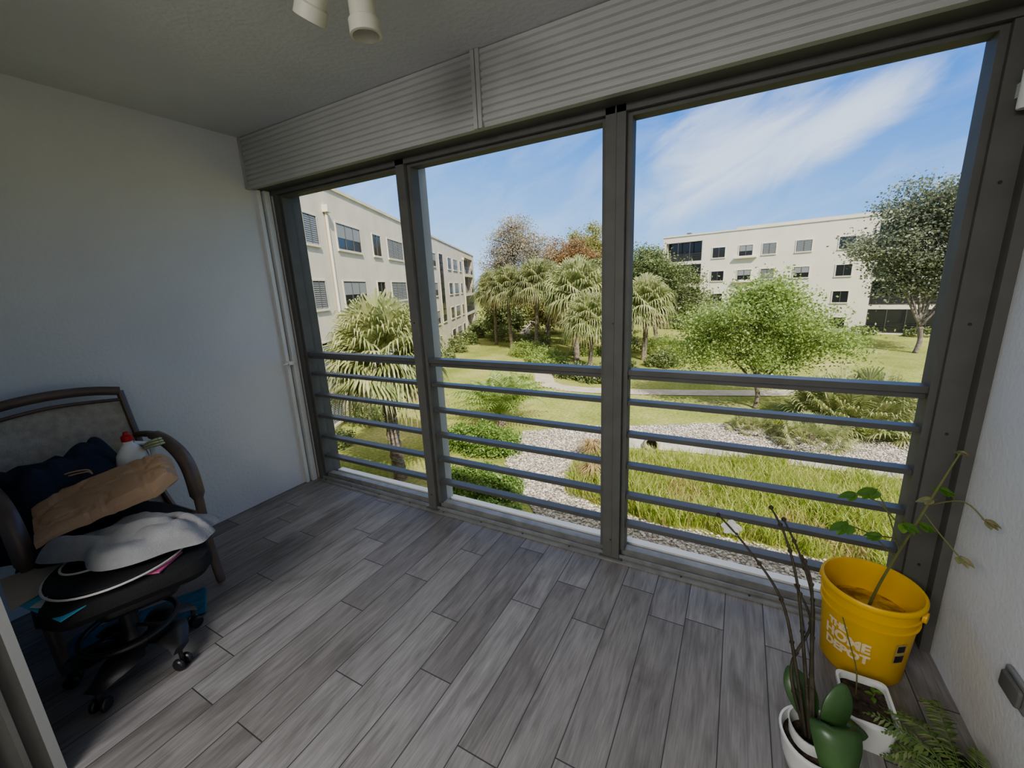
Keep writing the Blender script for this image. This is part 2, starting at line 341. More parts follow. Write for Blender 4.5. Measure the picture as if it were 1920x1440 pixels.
for k in range(5):
    a=math.radians(20+72*k); d=V((math.cos(a),math.sin(a),0)); c=hc; s=V((-d.y,d.x,0))
    mb=MB(); vs=[];fs=[]; nn=9
    for i in range(nn):
        t=i/(nn-1); r=.03+.19*t; w=.036+.034*math.sin(pi*t)**1.5; z=.115+.025*math.sin(pi*t*.9)-.03*t*t; p=c+d*r+s*.045*math.sin(pi*t)+V((0,0,z))
        vs+= [p-s*w,p-s*w*.5+V((0,0,.016)),p+s*w*.5+V((0,0,.016)),p+s*w,p+V((0,0,-.014))]
    for i in range(nn-1):
        for j in range(5): fs.append((i*5+j,i*5+(j+1)%5,(i+1)*5+(j+1)%5,(i+1)*5+j))
    fs+= [(4,3,2,1,0),tuple((nn-1)*5+j for j in range(5))]
    mb.add(vs,fs); lg=part(mb,'base_leg',th,['black'],True,50)
    mb=MB(); p=c+d*.212
    for q in (-.018,.018): mb.lathe([(0,-.009),(.022,-.009),(.026,-.004),(.026,.004),(.022,.009),(0,.009)],p+s*q+V((0,0,.026)),16,0,s.to_track_quat('Z','Y').to_matrix())
    mb.tube([p+V((0,0,.026)),p+V((0,0,.09))],.008,8); part(mb,'caster',lg,['black'],True)
# ---------------------------------------------------------------- pile of things
def heap(name,c,ax,rx,ry,h,mat,label,cat,seed=0,fold=6,n=44,thin=.3,amp=.5,rid=0,irr=.2,fine=0):
    mb=MB(); vs=[];fs=[]; A=V((math.cos(ax),math.sin(ax),0)); B=V((-A.y,A.x,0)); c=V(c)
    for i in range(n+1):
        for j in range(n+1):
            u=i/n*2-1; v=j/n*2-1
            x=u*math.sqrt(1-v*v/2); y=v*math.sqrt(1-u*u/2); r=min(1,math.hypot(x,y)); th_=math.atan2(y,x)
            e=1+irr*noise.noise(V((math.cos(th_)*1.6,math.sin(th_)*1.6,seed)))*1.5*r
            nz=noise.noise(V((x*1.1+seed,y*1.3,seed)))
            w=x*.9+y*1.6+.8*noise.noise(V((x*1.4,y*1.4,seed+3)))
            fd=.5+.5*math.sin(w*fold+seed); fd2=abs(noise.noise(V((x*2.6+y,y*2.0-x,seed+7))))
            z=h*((1-r**3)*(1-thin)+thin*max(0,1-r**9))*(.78+amp*nz)-(rid*(1-fd)+fine*(1-min(1,fd2*3)))*max(0,1-r**4)
            vs.append(c+A*x*rx*e+B*y*ry*e+V((0,0,max(z,.0))))
    m=n+1
    for i in range(n):
        for j in range(n): fs.append((i*m+j,(i+1)*m+j,(i+1)*m+j+1,i*m+j+1))
    k=len(vs); mb.add(vs,fs); mb.add([V((q.x,q.y,c.z)) for q in vs],[tuple(reversed(f)) for f in fs])
    return single(mb,name,[mat],c,label,cat,smooth=True,ang=80)
M['navy']=pmat('navy_cloth',(.020,.029,.055),.9,var=.3,vs=6,bump=.4,bs=120)
M['greyc']=pmat('grey_knit',(.27,.27,.275),.9,var=.08,vs=20,bump=.3,bs=220)
M['kraft']=pmat('kraft_paper',(.44,.30,.19),.8,var=.05,vs=8,bump=.15,bs=20)
heap('navy_jacket',(-2.69,.53,.455),.5*pi,.29,.20,.52,'navy','crumpled navy blue jacket heaped on the patio chair','jacket',3,5,70,.35,.5,.05,.3,.03)
heap('dark_blanket',(-2.42,.54,.45),1.2,.27,.18,.17,'blackf','folded black fabric under the paper bag','cloth',9,4)
th=thing('paper_bag',(-2.42,.55,.60),'creased brown kraft paper bag with twisted handles lying on the pile','bag')
A,B,Cc,D=V((-2.31,.33,.61)),V((-2.61,.41,.71)),V((-2.19,.78,.685)),V((-2.40,.84,.775))
mb=MB(); n=34; vs=[];fs=[]
nrm=(Cc-A).cross(B-A).normalized(); nrm=nrm if nrm.z>0 else -nrm
for sgn in (0,1):
    for i in range(n+1):
        for j in range(n+1):
            u=i/n; v=j/n; cut=max(0,(u-.84)/.16); v2=.5+(v-.5)*(1-.38*cut)
            p=(A*(1-v2)+B*v2)*(1-u)+(Cc*(1-v2)+D*v2)*u
            ed=min(u*7,(1-u)*14,v*9,(1-v)*9,1); th_=(.012+.050*u)*(ed**.6)
            k1=abs(noise.noise(V((u*2.6+v*2.0,v*1.6-u*1.4,5)))); k2=abs(noise.noise(V((u*1.8-v*2,v*1.4+u*2,11))))
            cr=.006*noise.noise(V((u*2.4,v*1.8,2)))-.009*max(0,1-k1*9)-.008*max(0,1-k2*9)-.010*max(0,1-abs(u-.80)*40)-.006*max(0,1-abs(v-.5)*30)*(u>.8)
            vs.append(p+nrm*((th_*1 if sgn else -th_*.4)+cr))
m=n+1;o=m*m
for i in range(n):
    for j in range(n):
        a=(i*m+j,i*m+j+1,(i+1)*m+j+1,(i+1)*m+j); fs.append(tuple(x+o for x in a)); fs.append(tuple(reversed(a)))
for i in range(n):
    fs+= [(i*m,(i+1)*m,(i+1)*m+o,i*m+o),(i*m+n,i*m+n+o,(i+1)*m+n+o,(i+1)*m+n),(i,i+o,i+1+o,i+1),(n*m+i,n*m+i+1,n*m+i+1+o,n*m+i+o)]
mb.add(vs,fs); part(mb,'bag_body',th,['kraft'],True,10)
for q in (0,1):
    mb=MB(); mb.tube(bez([B+(D-B)*.22+V((0,0,.01)),B+(D-B)*.24+V((-.02,.0,.035+.012*q)),B+(D-B)*.36+V((.01,.01,.04+.01*q)),B+(D-B)*.42+V((0,0,.02))]),.0035,6); part(mb,'handle',th,['kraft'],True)
heap('grey_sweater',(-2.11,.57,.55),math.atan2(.36,.44),.29,.15,.115,'greyc','grey knitted garment crumpled over the pile','clothing',21,4.5,90,.6,.5,.030,.35,.014)
M['wire']=pmat('white_rim',(.50,.49,.47),.5)
th=thing('folding_hoop',(-2.09,.49,.50),'flat black mesh hoop with white rims on the seat','hoop')
mb=MB(); mb.lathe([(0,.0),(.20,.0),(.205,.006),(.20,.012),(0,.012)],(-2.10,.49,.505),40); part(mb,'mesh_disc',th,['blackf'],True)
for k,(dx,dy,r,z,ti,q) in enumerate([(0,0,.212,.512,0,1),(-.07,-.05,.11,.532,.05,.75)]):
    mb=MB(); pts=[V((-2.10+dx+r*math.cos(a),.49+dy+r*q*math.sin(a)+.012*math.sin(2*a+k),z+ti*math.cos(a-.6)*r)) for a in [2*pi*i/48 for i in range(49)]]; mb.tube(pts,.0042,6,cap=False); part(mb,'rim',th,['wire'],True)
def sheet(name,pts,th_,mat,label,cat):
    pts=[V(p) for p in pts]; n=(pts[1]-pts[0]).cross(pts[2]-pts[0]).normalized(); n=n if n.z>0 else -n; k=len(pts)
    mb=MB(); mb.add(pts+[p+n*th_ for p in pts],[tuple(range(k)),tuple(range(2*k-1,k-1,-1))]+[(i,(i+1)%k,k+(i+1)%k,k+i) for i in range(k)])
    return single(mb,name,[mat],pts[0],label,cat,ang=None)
M['pinkp']=pmat('pink_paper',(.50,.12,.25),.6); M['bluep']=pmat('light_blue_paper',(.10,.36,.50),.5,var=.15,vs=12); M['beigep']=pmat('beige_paper',(.42,.36,.28),.7,var=.05); M['whitep']=pmat('white_paper',(.52,.52,.50),.7,var=.05)
sheet('pink_folder',[(-2.01,.42,.494),(-1.875,.535,.493),(-1.94,.64,.494),(-2.08,.58,.495)],.006,'pinkp','bright pink paper folder under the hoop','folder')
sheet('blue_brochure',[(-2.20,.225,.479),(-1.93,.275,.468),(-1.95,.46,.490),(-2.22,.42,.491)],.003,'bluep','light blue printed brochure sticking out of the pile','paper')
sheet('beige_envelope',[(-2.42,.24,.488),(-2.15,.21,.478),(-2.17,.38,.497),(-2.38,.42,.499)],.003,'beigep','large beige envelope at the seat edge','envelope')
sheet('loose_paper',[(-2.10,.245,.483),(-1.97,.31,.475),(-2.02,.44,.496),(-2.15,.40,.497)],.002,'whitep','loose white paper sheet among the pile','paper')
th=thing('plastic_jug',(-2.58,.755,.62),'white plastic jug with red cap standing on the pile','bottle')
mb=MB()
mb.lathe([(0,0),(.055,0),(.062,.01),(.064,.12),(.055,.165),(.030,.205),(.020,.215),(.020,.235),(0,.235)],(-2.58,.755,.62),24,0,Matrix.Scale(.75,3,(1,0,0))); part(mb,'bottle',th,['white'],True,50)
mb=MB(); mb.lathe([(0,0),(.023,0),(.023,.026),(.012,.032),(.010,.045),(0,.045)],(-2.58,.755,.848),20); part(mb,'cap',th,[pmat('red_cap',(.45,.02,.02),.4)],True,40)
mb=MB(); mb.tube(bez([(-2.58,.775,.83),(-2.58,.83,.80),(-2.58,.835,.74),(-2.58,.81,.69)]),.010,8); part(mb,'handle',th,['white'],True)
mb=MB(); 
for k in range(3):
    r=.065-.006*k; mb.tube([V((-2.53+r*math.cos(a),.835+.5*r*math.sin(a),.80+.012*k+.02*math.cos(a))) for a in [2*pi*i/30 for i in range(31)]],.0055,6,cap=False)
single(mb,'coiled_hose',[pmat('pale_green_hose',(.42,.46,.28),.4)],(-2.53,.835,.79),'coil of thin pale green hose on the chair arm','hose',smooth=True)
M['teal']=pmat('teal_print',(.018,.12,.21),.5,var=.25,vs=25)
M['tealw']=pmat('pale_print',(.24,.38,.43),.5)
th=thing('printed_packet',(-2.45,.57,0),'flat teal printed packet with pale ring emblem on floor','packet')
ang=math.atan2(.42,.2); T=Matrix.Translation((-2.43,.59,0))@Matrix.Rotation(ang,4,'Z')@Matrix.Translation((0,-.02,.002))
mb=MB(); mb.rbox((-.25,-.12,0),(.25,.10,.012),.01,0,T); part(mb,'packet_body',th,['teal'])
mb=MB(); T2=T@Matrix.Translation((-.08,-.04,.0125))
def ringm(r0,r1,n=28):
    vs=[T2@V((r*math.cos(2*pi*i/n),r*math.sin(2*pi*i/n),0)) for r in (r0,r1) for i in range(n)]
    mb.add(vs,[(i,(i+1)%n,n+(i+1)%n,n+i) for i in range(n)])
ringm(.044,.056); mb.box((-.018,-.024,0),(-.008,.024,.001),0,T2); mb.box((.008,-.024,0),(.018,.024,.001),0,T2); mb.box((-.01,-.004,0),(.01,.004,.001),0,T2)
for i in range(5): mb.box((.08,-.06+.04*i,0),(.30,-.059+.04*i,.0006),0,T2)
part(mb,'print_emblem',th,['tealw'])
# ---------------------------------------------------------------- bucket
M['yel']=pmat('yellow_plastic',(.74,.45,.02),.42,var=.08,vs=5)
M['soil']=pmat('dark_soil',(.025,.017,.012),1,c2=(.10,.07,.045),vs=40,bump=1,bs=60)
bc=V((.515,1.80,0))
th=thing('plastic_bucket',bc,'yellow plastic bucket planter with stencilled lettering in the corner','bucket')
KZ=.94
rz=lambda z:.126+(.147-.126)*z/(.37*KZ)
mb=MB(); prof=[(0,.003),(.120,.0),(.126,.01),(rz(.26*KZ),.26),(rz(.26*KZ)+.007,.262),(rz(.27*KZ)+.007,.268),(rz(.27*KZ)+.001,.27),(rz(.30*KZ),.30),(rz(.3*KZ)+.007,.302),(rz(.31*KZ)+.007,.308),(rz(.31*KZ)+.001,.31),(rz(.345*KZ),.345),(.154,.347),(.156,.352),(.156,.366),(.152,.371),(.146,.370),(.143,.36),(rz(.2*KZ)-.004,.2),(.122,.006),(0,.006)]
mb.lathe([(r,z*KZ) for r,z in prof],bc,48)
part(mb,'bucket_body',th,['yel'],True,50)
mb=MB(); mb.lathe([(0,.235),(.06,.242),(.11,.232),(.1352,.225)],bc,40); part(mb,'soil',th,[pmat('ochre_residue',(.74,.47,.03),.8,c2=(.26,.14,.03),vs=22,bump=.6,bs=40)],True)
camdir=math.atan2(-bc.y,-bc.x)
def curved_text(body,size,ac,z,r,par,mat,name):
    cu=bpy.data.curves.new('tmp','FONT'); cu.body=body; cu.size=size; cu.align_x='CENTER'; cu.offset=.0028; cu.resolution_u=3
    o=bpy.data.objects.new('tmp',cu); link(o); dg=bpy.context.evaluated_depsgraph_get(); dg.update()
    me=bpy.data.meshes.new_from_object(o.evaluated_get(dg)); bpy.data.objects.remove(o)
    mb=MB(); vs=[]
    for v in me.vertices:
        zz=z+v.co.y; a=ac+v.co.x/r; rr=rz(zz)+.0016
        vs.append(bc+V((rr*math.cos(a),rr*math.sin(a),zz)))
    mb.add(vs,[tuple(p.vertices) for p in me.polygons]); return part(mb,name,par,[mat])
M['print']=pmat('faded_print',(.78,.64,.42),.6,var=.08,vs=60)
tc=camdir-.34
curved_text('THE',.036,tc-.22,.188,.142,th,'print','lettering')
curved_text('HOME',.054,tc,.140,.140,th,'print','lettering')
curved_text('DEPOT',.047,tc+.02,.094,.138,th,'print','lettering')
M['labelw']=pmat('label_tan',(.42,.32,.12),.6)
mb=MB()
def patch(a0,a1,z0,z1,mi,e=.0018,n=6):
    vs=[]
    for z in (z0,z1):
        for i in range(n+1):
            a=a0+(a1-a0)*i/n; vs.append(bc+V(((rz(z)+e)*math.cos(a),(rz(z)+e)*math.sin(a),z)))
    mb.add(vs,[(i,i+1,n+2+i,n+1+i) for i in range(n)],mi)
patch(camdir+.72,camdir+1.0,.12,.205,0); patch(camdir+.74,camdir+.98,.125,.155,1,.0026); patch(camdir+.76,camdir+.96,.170,.198,1,.0026)
part(mb,'warning_label',th,['labelw','black'],label='small worn warning label with dark print')
for s in (0,pi):
    mb=MB(); a=camdir+pi/2+s-.2; p=bc+V((.153*math.cos(a),.153*math.sin(a),.305)); mb.lathe([(0,0),(.02,0),(.02,.012),(0,.014)],p-V((math.cos(a),math.sin(a),0))*.006,14,0,V((math.cos(a),math.sin(a),0)).to_track_quat('Z','Y').to_matrix())
    part(mb,'handle_ear',th,['yel'],True)
def leaf(mb,p,d,up,Ln,w,mi=0,droop=.2,n=5,lobes=False):
    p=V(p); d=V(d).normalized(); s=d.cross(V(up)).normalized(); u=s.cross(d); vs=[];fs=[]
    for i in range(n+1):
        t=i/n; ww=w*math.sin(pi*min(1,t*.93+.04))**.7
        if lobes: ww*= (1.25 if i%2 else .6)
        c=p+d*Ln*t-V((0,0,1))*droop*Ln*t*t
        vs+=[c-s*ww+u*ww*.25,c,c+s*ww+u*ww*.25]
    for i in range(n):
        a=i*3; fs+=[(a,a+1,a+4,a+3),(a+1,a+2,a+5,a+4)]
    mb.add(vs,fs,mi)
M['pl']=leafmat('fresh_leaf',[(.12,.26,.05),(.18,.34,.06)],.45); M['dryl']=leafmat('dry_leaf',[(.30,.26,.12),(.36,.33,.20),(.20,.26,.10)],.3)
M['stem']=pmat('green_stem',(.16,.17,.06),.7,var=.2); M['dstem']=pmat('dark_stem',(.05,.042,.026),.7,var=.3,vs=30)
sx,sy=bc.x-.005,bc.y-.01
th=thing('potted_seedling',(sx,sy,.22),'spindly green seedling with lobed leaves growing in the bucket','plant')
mb=MB()
main=bez([(sx,sy,.22),(.525,1.76,.38),(.565,1.73,.60),(.605,1.71,.80),(.635,1.70,.935)],6); mb.tube(main,[.006-.004*i/len(main) for i in range(len(main))],6)
br=[((.555,1.74,.53),(.50,1.72,.68),(.455,1.70,.765)),((.55,1.745,.5),(.47,1.72,.585),(.395,1.70,.62)),((.565,1.735,.60),(.47,1.70,.72),(.40,1.69,.745)),((.60,1.715,.74),(.65,1.66,.79),(.68,1.60,.765)),((.59,1.72,.70),(.62,1.66,.66),(.655,1.62,.62)),((.57,1.73,.62),(.55,1.70,.66),(.53,1.68,.67)),((.56,1.735,.56),(.52,1.70,.60),(.48,1.68,.61))]
for b in br: q=bez(b,4); mb.tube(q,.0022,5)
part(mb,'stem',th,['stem'],True)
mb=MB()
def palmate(p,r,mi,k=5,a0=0,tilt=.2):
    for i in range(k):
        a=a0+(i-(k-1)/2)*.62; leaf(mb,p,(math.cos(a),math.sin(a)*.6,-tilt+random.uniform(-.15,.15)),(0,-.3,1),r*(1-.2*abs(i-(k-1)/2)),r*.33,mi,.35,5)
for p,r,mi,a in [(br[0][2],.054,0,pi),(br[1][2],.055,0,pi*1.1),(br[2][2],.048,0,pi*.9),(br[5][2],.045,0,-.4),(br[6][2],.045,0,2.4),(br[3][2],.036,1,0),(br[4][2],.034,1,-.6),((.635,1.70,.935),.03,1,.8),((.61,1.71,.80),.045,0,0.3),((.585,1.72,.66),.042,0,.1),((.60,1.71,.76),.04,1,2.6)]: palmate(p,r,mi,5,a)
part(mb,'foliage',th,['pl','dryl'])
th=thing('rectangular_pot',(.45,1.47,0),'small white rectangular plastic pot with dark soil','pot')
def rectpot(x0,x1,y0,y1,h,t):
    mb=MB(); cxx,cyy=(x0+x1)/2,(y0+y1)/2
    def ring(k,z,r=.02):
        hx=(x1-x0)/2*k; hy=(y1-y0)/2*k; out=[]
        for sx,sy,st in ((1,1,0),(-1,1,1),(-1,-1,2),(1,-1,3)):
            for i in range(4):
                a=(st+i/3)*pi/2; out.append(V((cxx+sx*(hx-r)+r*math.cos(a),cyy+sy*(hy-r)+r*math.sin(a),z)))
        return out
    R=[ring(.6,.001),ring(.86,.0),ring(.96,h-.012),ring(1.05,h-.012),ring(1.05,h),ring(.94,h),ring(.88,h-.03)]
    vs=sum(R,[]); k=16; fs=[(j*k+i,j*k+(i+1)%k,(j+1)*k+(i+1)%k,(j+1)*k+i) for j in range(len(R)-1) for i in range(k)]
    fs.append(tuple(range(k-1,-1,-1))); mb.add(vs,fs); return mb,ring(.9,h-.02)
mb,sr=rectpot(.395,.53,1.385,1.57,.12,0); part(mb,'pot_body',th,['white'],True,40)
mb=MB(); cs=sum(sr,V((0,0,0)))/16; mb.add(sr+[cs+V((0,0,.008))],[(i,(i+1)%16,16) for i in range(16)]); part(mb,'soil',th,['soil'],True)
mb=MB(); random.seed(3)
mb.tube(bez([(.44,1.50,.105),(.43,1.50,.20),(.40,1.50,.30),(.375,1.51,.38)],5),.0022,5,1)
mb.tube(bez([(.48,1.50,.105),(.485,1.50,.13),(.48,1.49,.15)],5),.002,5,1)
for i in range(4): a=i*1.55; leaf(mb,(.48,1.49,.15-.008*i),(math.cos(a),math.sin(a),.3),(0,0,1),.025,.007,0,.3,4)
part(mb,'sprout',th,['pl','stem'])
oc=V((.302,1.255,0))
th=thing('orchid_pot',oc,'round white ceramic pot holding an orchid','pot')
mb=MB(); mb.lathe([(0,.002),(.062,0),(.072,.008),(.088,.06),(.096,.115),(.101,.13),(.100,.136),(.094,.136),(.089,.11),(.080,.07),(0,.06)],oc,40,0,None,.02); part(mb,'pot_body',th,['white'],True,50)
mb=MB(); mb.lathe([(0,.112),(.05,.115),(.090,.105)],oc,24); part(mb,'bark_mix',th,['soil'],True)
mb=MB(); mb.lathe([(.058,.06),(.066,.155),(.069,.158),(.064,.156),(.056,.09)],oc+V((-.01,.01,0)),30,0,None,.03); part(mb,'inner_pot',th,['white'],True)
M['orl']=pmat('orchid_leaf',(.055,.115,.038),.35,var=.2,vs=6); M['petal']=pmat('white_petal',(.75,.75,.68),.6)
th=thing('orchid',oc+V((0,0,.115)),'leggy orchid with dark green leaves and one white flower','orchid')
def bigleaf(p,d,up,Ln,w,droop):
    mb=MB(); leaf(mb,p,d,up,Ln,w,0,droop,14); o=part(mb,'leaf',th,['orl'],True,80); md=o.modifiers.new('s','SOLIDIFY'); md.thickness=.004; return o
bigleaf(oc+V((.02,.01,.17)),(.05,-.30,.66),(-.05,.6,1),.29,.062,1.35)
bigleaf(oc+V((.01,.0,.14)),(.55,.20,.70),(0,0,1),.18,.042,.6)
bigleaf(oc+V((-.02,.02,.15)),(-.30,.45,.95),(.2,-1,.3),.20,.042,.3)
bigleaf(oc+V((.02,.01,.14)),(.20,.35,1.0),(.3,-1,.2),.20,.038,.2)
for pts in ([(-.03,.0,.12),(-.07,.05,.32),(-.12,.10,.50),(-.22,.15,.62),(-.315,.19,.70)],[(-.02,.0,.12),(-.05,.06,.35),(-.08,.12,.55),(-.12,.17,.68),(-.165,.195,.76)],[(-.01,.0,.12),(-.03,.06,.35),(-.04,.11,.52),(-.08,.15,.64),(-.13,.17,.74)],[(-.02,.0,.12),(-.035,.07,.4),(-.05,.10,.58),(-.08,.12,.66)],[(-.03,.01,.12),(-.08,.05,.3),(-.04,.09,.45),(-.09,.11,.56)]):
    mb=MB(); q=bez([oc+V(p) for p in pts],6); mb.tube(q,[.0058-.0034*i/len(q) for i in range(len(q))],6)
    for i in range(4,len(q),4): mb.lathe([(0,-.009),(.0065,-.004),(.0065,.004),(0,.009)],q[i],6)
    part(mb,'flower_spike',th,['dstem'],True)
mb=MB(); fp=oc+V((-.272,.185,.665))
for k in range(5): a=2*pi*k/5+.3; leaf(mb,fp,(math.cos(a),math.sin(a)*.7-.15,.3*math.sin(a)),(0,-.6,.8),.033,.014,0,.1,4)
part(mb,'flower',th,['petal'],True)
fc=V((.645,1.32,0))
th=thing('potted_fern',fc,'small green fern in a dark pot against the wall','fern')
mb=MB(); mb.lathe([(0,.002),(.055,0),(.072,.10),(.078,.10),(.078,.115),(.070,.115),(.065,.09),(0,.088)],fc,28); part(mb,'pot',th,['black'],True,50)
M['fern']=leafmat('fern_leaf',[(.11,.19,.05),(.18,.27,.08),(.28,.32,.14)],.35)
mb=MB(); random.seed(4)
for k in range(30):
    a=2*pi*k/30+random.uniform(-.2,.2); Ln=random.uniform(.12,.24); d=V((math.cos(a),math.sin(a),0)); el=random.uniform(.4,1.4)
    if d.x>.1: Ln*=.5
    s=V((-d.y,d.x,0)); pp=None
    for i in range(1,19):
        t=i/18; p=fc+V((0,0,.09))+d*Ln*t+s*.03*math.sin(t*3+k)*t+V((0,0,Ln*(el*t-.95*t*t)))
        w=.036*math.sin(pi*(.08+.9*t))**.8*random.uniform(.8,1.15)
        for sg in (-1,1): leaf(mb,p,(s*sg+d*.5+V((0,0,random.uniform(-.4,.1)))),(0,0,1),w,.0042,0,.2,2)
        if pp: mb.tube([pp,p],.001,3,cap=False)
        pp=p
part(mb,'fronds',th,['fern'],kind='stuff')
# ================================================================ OUTSIDE
mb=MB(); mb.add([(-160,2.3,G),(160,2.3,G),(160,240,G),(-160,240,G)],[(0,1,2,3)])
single(mb,'lawn',['lawn'],(0,40,G),'sunny green lawn with patchy dry grass','grass',kind='stuff')
def ribbon(pts,w,z):
    q=bez([(*p,0) for p in pts],8); mb=MB(); vs=[]
    for i,p in enumerate(q):
        t=(q[min(i+1,len(q)-1)]-q[max(i-1,0)]).normalized(); s=V((-t.y,t.x,0))*w/2
        vs+=[V((p.x,p.y,z))-s,V((p.x,p.y,z))+s]
    mb.add(vs,[(2*i,2*i+2,2*i+3,2*i+1) for i in range(len(q)-1)]); return mb
single(ribbon([(-12.2,26.8),(-10,25.6),(-5.6,26.1),(2.2,28.4),(9.9,31.6),(20,35.5),(32,40)],1.35,G+.03),'footpath',['asph'],(0,28,G),'pale concrete path crossing the lawn','path')
single(ribbon([(-12.0,26.6),(-13.5,29.5),(-17,36),(-22,47),(-27.8,54.8),(-34,70),(-41,88)],1.4,G+.025),'footpath',['asph'],(-20,45,G),'pale concrete path leading between palms','path')
ring_o=[(-8.8,16.9),(-8.6,15),(-7.8,13.3),(-6.4,11.6),(-5.4,10.6),(-4.2,9.6),(-2.1,9.4),(3,9.6),(12,9.6),(12,11.6),(2.2,11.4),(-1.4,11.35),(-3.6,11.6),(-4.6,12.1),(-5.1,13.2),(-5.4,14.8),(-5.0,16.3),(-3.9,17.4),(.7,18.1),(5.6,18.3),(12,18.2),(12,21.7),(6.8,22.0),(4.5,21.2),(1.8,22.3),(-1,21.2),(-3.9,19.7),(-6.5,18.7)]
def inpoly(x,y,P):
    c=False;j=len(P)-1
    for i in range(len(P)):
        if (P[i][1]>y)!=(P[j][1]>y) and x<(P[j][0]-P[i][0])*(y-P[i][1])/(P[j][1]-P[i][1])+P[i][0]: c=not c
        j=i
    return c
from mathutils.geometry import tessellate_polygon
def polysheet(P,z):
    Q=[]
    for i in range(len(P)):
        a,b=V((*P[i],0)),V((*P[(i+1)%len(P)],0)); k=max(1,int((b-a).length/.35))
        for j in range(k):
            p=a.lerp(b,j/k); w=.16; Q.append((p.x+w*noise.noise(V((p.x*1.3,p.y*1.3,1))),p.y+w*noise.noise(V((p.x*1.3,p.y*1.3,7)))))
    vs=[V((x,y,z)) for x,y in Q]; tr=tessellate_polygon([vs]); mb=MB()
    fs=[]
    for a,b,c in tr:
        n=(vs[b]-vs[a]).cross(vs[c]-vs[a]); fs.append((a,b,c) if n.z>0 else (a,c,b))
    mb.add(vs,fs); return mb
mb=polysheet(ring_o,G+.03); random.seed(11); k=0
while k<13000:
    x=random.uniform(-9.2,9.5); y=random.uniform(9.2,22.8)
    if not inpoly(x+.25*noise.noise(V((x,y,1))),y+.25*noise.noise(V((x,y,4))),ring_o): continue
    k+=1; r=random.uniform(.025,.060); z=G+.03+r*.3; a=random.uniform(0,6.28); c,s=math.cos(a)*r,math.sin(a)*r; f=random.uniform(.6,1.3)
    mb.add([(x+c,y+s,z),(x-s*f,y+c*f,z),(x-c,y-s,z),(x+s*f,y-c*f,z),(x+c*.1,y,z+r*.75)],[(0,1,4),(1,2,4),(2,3,4),(3,0,4)],1)
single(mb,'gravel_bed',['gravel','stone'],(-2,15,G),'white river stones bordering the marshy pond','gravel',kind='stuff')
marsh=[(-4.6,12.1),(-5.1,13.2),(-5.4,14.8),(-5.0,16.3),(-3.4,16.6),(.7,17.2),(5.2,17.3),(12,17.2),(12,11.6),(2.2,11.4),(-1.4,11.35),(-3.6,11.6)]
single(polysheet(marsh,G+.02),'pond_bed',['marsh'],(0,14,G),'damp olive soil under reeds','soil',kind='stuff')
mb=MB(); random.seed(5); k=0
while k<29000:
    x=random.uniform(-5.6,9.5); y=random.uniform(11.3,17.6)
    if not inpoly(x+.4*noise.noise(V((x,y,1))),y+.4*noise.noise(V((x,y,4))),marsh): continue
    dens=noise.noise(V((x*.45,y*.45,3)))
    if y>15.8 and dens<.15 and random.random()<.7: continue
    if x<-3.2 and random.random()<.4: continue
    k+=1; h=random.uniform(.26,.66)*(1+.7*dens)*(1.15 if y<14 else .8); a=random.uniform(0,6.28); w=.011; le=random.uniform(.2,.8)*h
    dx,dy=math.cos(a),math.sin(a); b=random.uniform(0,6.28)
    mi=1 if (dens<-.30 and random.random()<.4) or random.random()<.05 else 0
    mb.add([(x-dx*w,y-dy*w,G),(x+dx*w,y+dy*w,G),(x+dx*w+math.cos(b)*le*.4,y+dy*w+math.sin(b)*le*.4,G+h*.65),(x-dx*w+math.cos(b)*le*.4,y-dy*w+math.sin(b)*le*.4,G+h*.65),(x+math.cos(b)*le,y+math.sin(b)*le,G+h)],[(0,1,2,3),(3,2,4)],mi)
single(mb,'reed_bed',['reed','straw'],(0,14,G),'tall yellow-green reeds filling the pond basin','reeds',kind='stuff')
M['liner']=pmat('grey_liner',(.38,.36,.33),.8,var=.2,vs=2,bump=.5,bs=5)
q=bez([(-4.9,16.5,0),(-3.4,17.1,0),(-1,17.5,0),(2,17.6,0),(5.6,17.75,0),(12,17.7,0)],10); mb=MB(); vs=[]
for i,p in enumerate(q):
    j=.06*noise.noise(V((i*.7,0,0)))
    vs+=[V((p.x,p.y-.28+j,G+.02)),V((p.x,p.y-.05+j,G+.22+j)),V((p.x,p.y+.25,G+.30+j)),V((p.x,p.y+.75+j,G+.06))]
mb.add(vs,[(4*i+a,4*i+4+a,4*i+5+a,4*i+1+a) for i in range(len(q)-1) for a in range(3)])
single(mb,'pond_liner',['liner'],(0,17.5,G),'grey fabric liner edging the gravel bank','liner',smooth=True)
th=thing('drain_pipe',(-2.8,16.8,G),'round dark drain pipe opening in a concrete headwall','pipe')
mb=MB(); R=Matrix.Rotation(pi/2,3,'X'); mb.lathe([(.24,-.6),(.30,-.6),(.30,.05),(.24,.05),(.24,-.6)],(-2.8,16.8,G+.3),24,0,R); part(mb,'pipe',th,['asph'],True,40)
mb=MB(); mb.lathe([(0,0),(.245,0)],(-2.8,17.1,G+.3),24,0,R); part(mb,'opening',th,['black'])
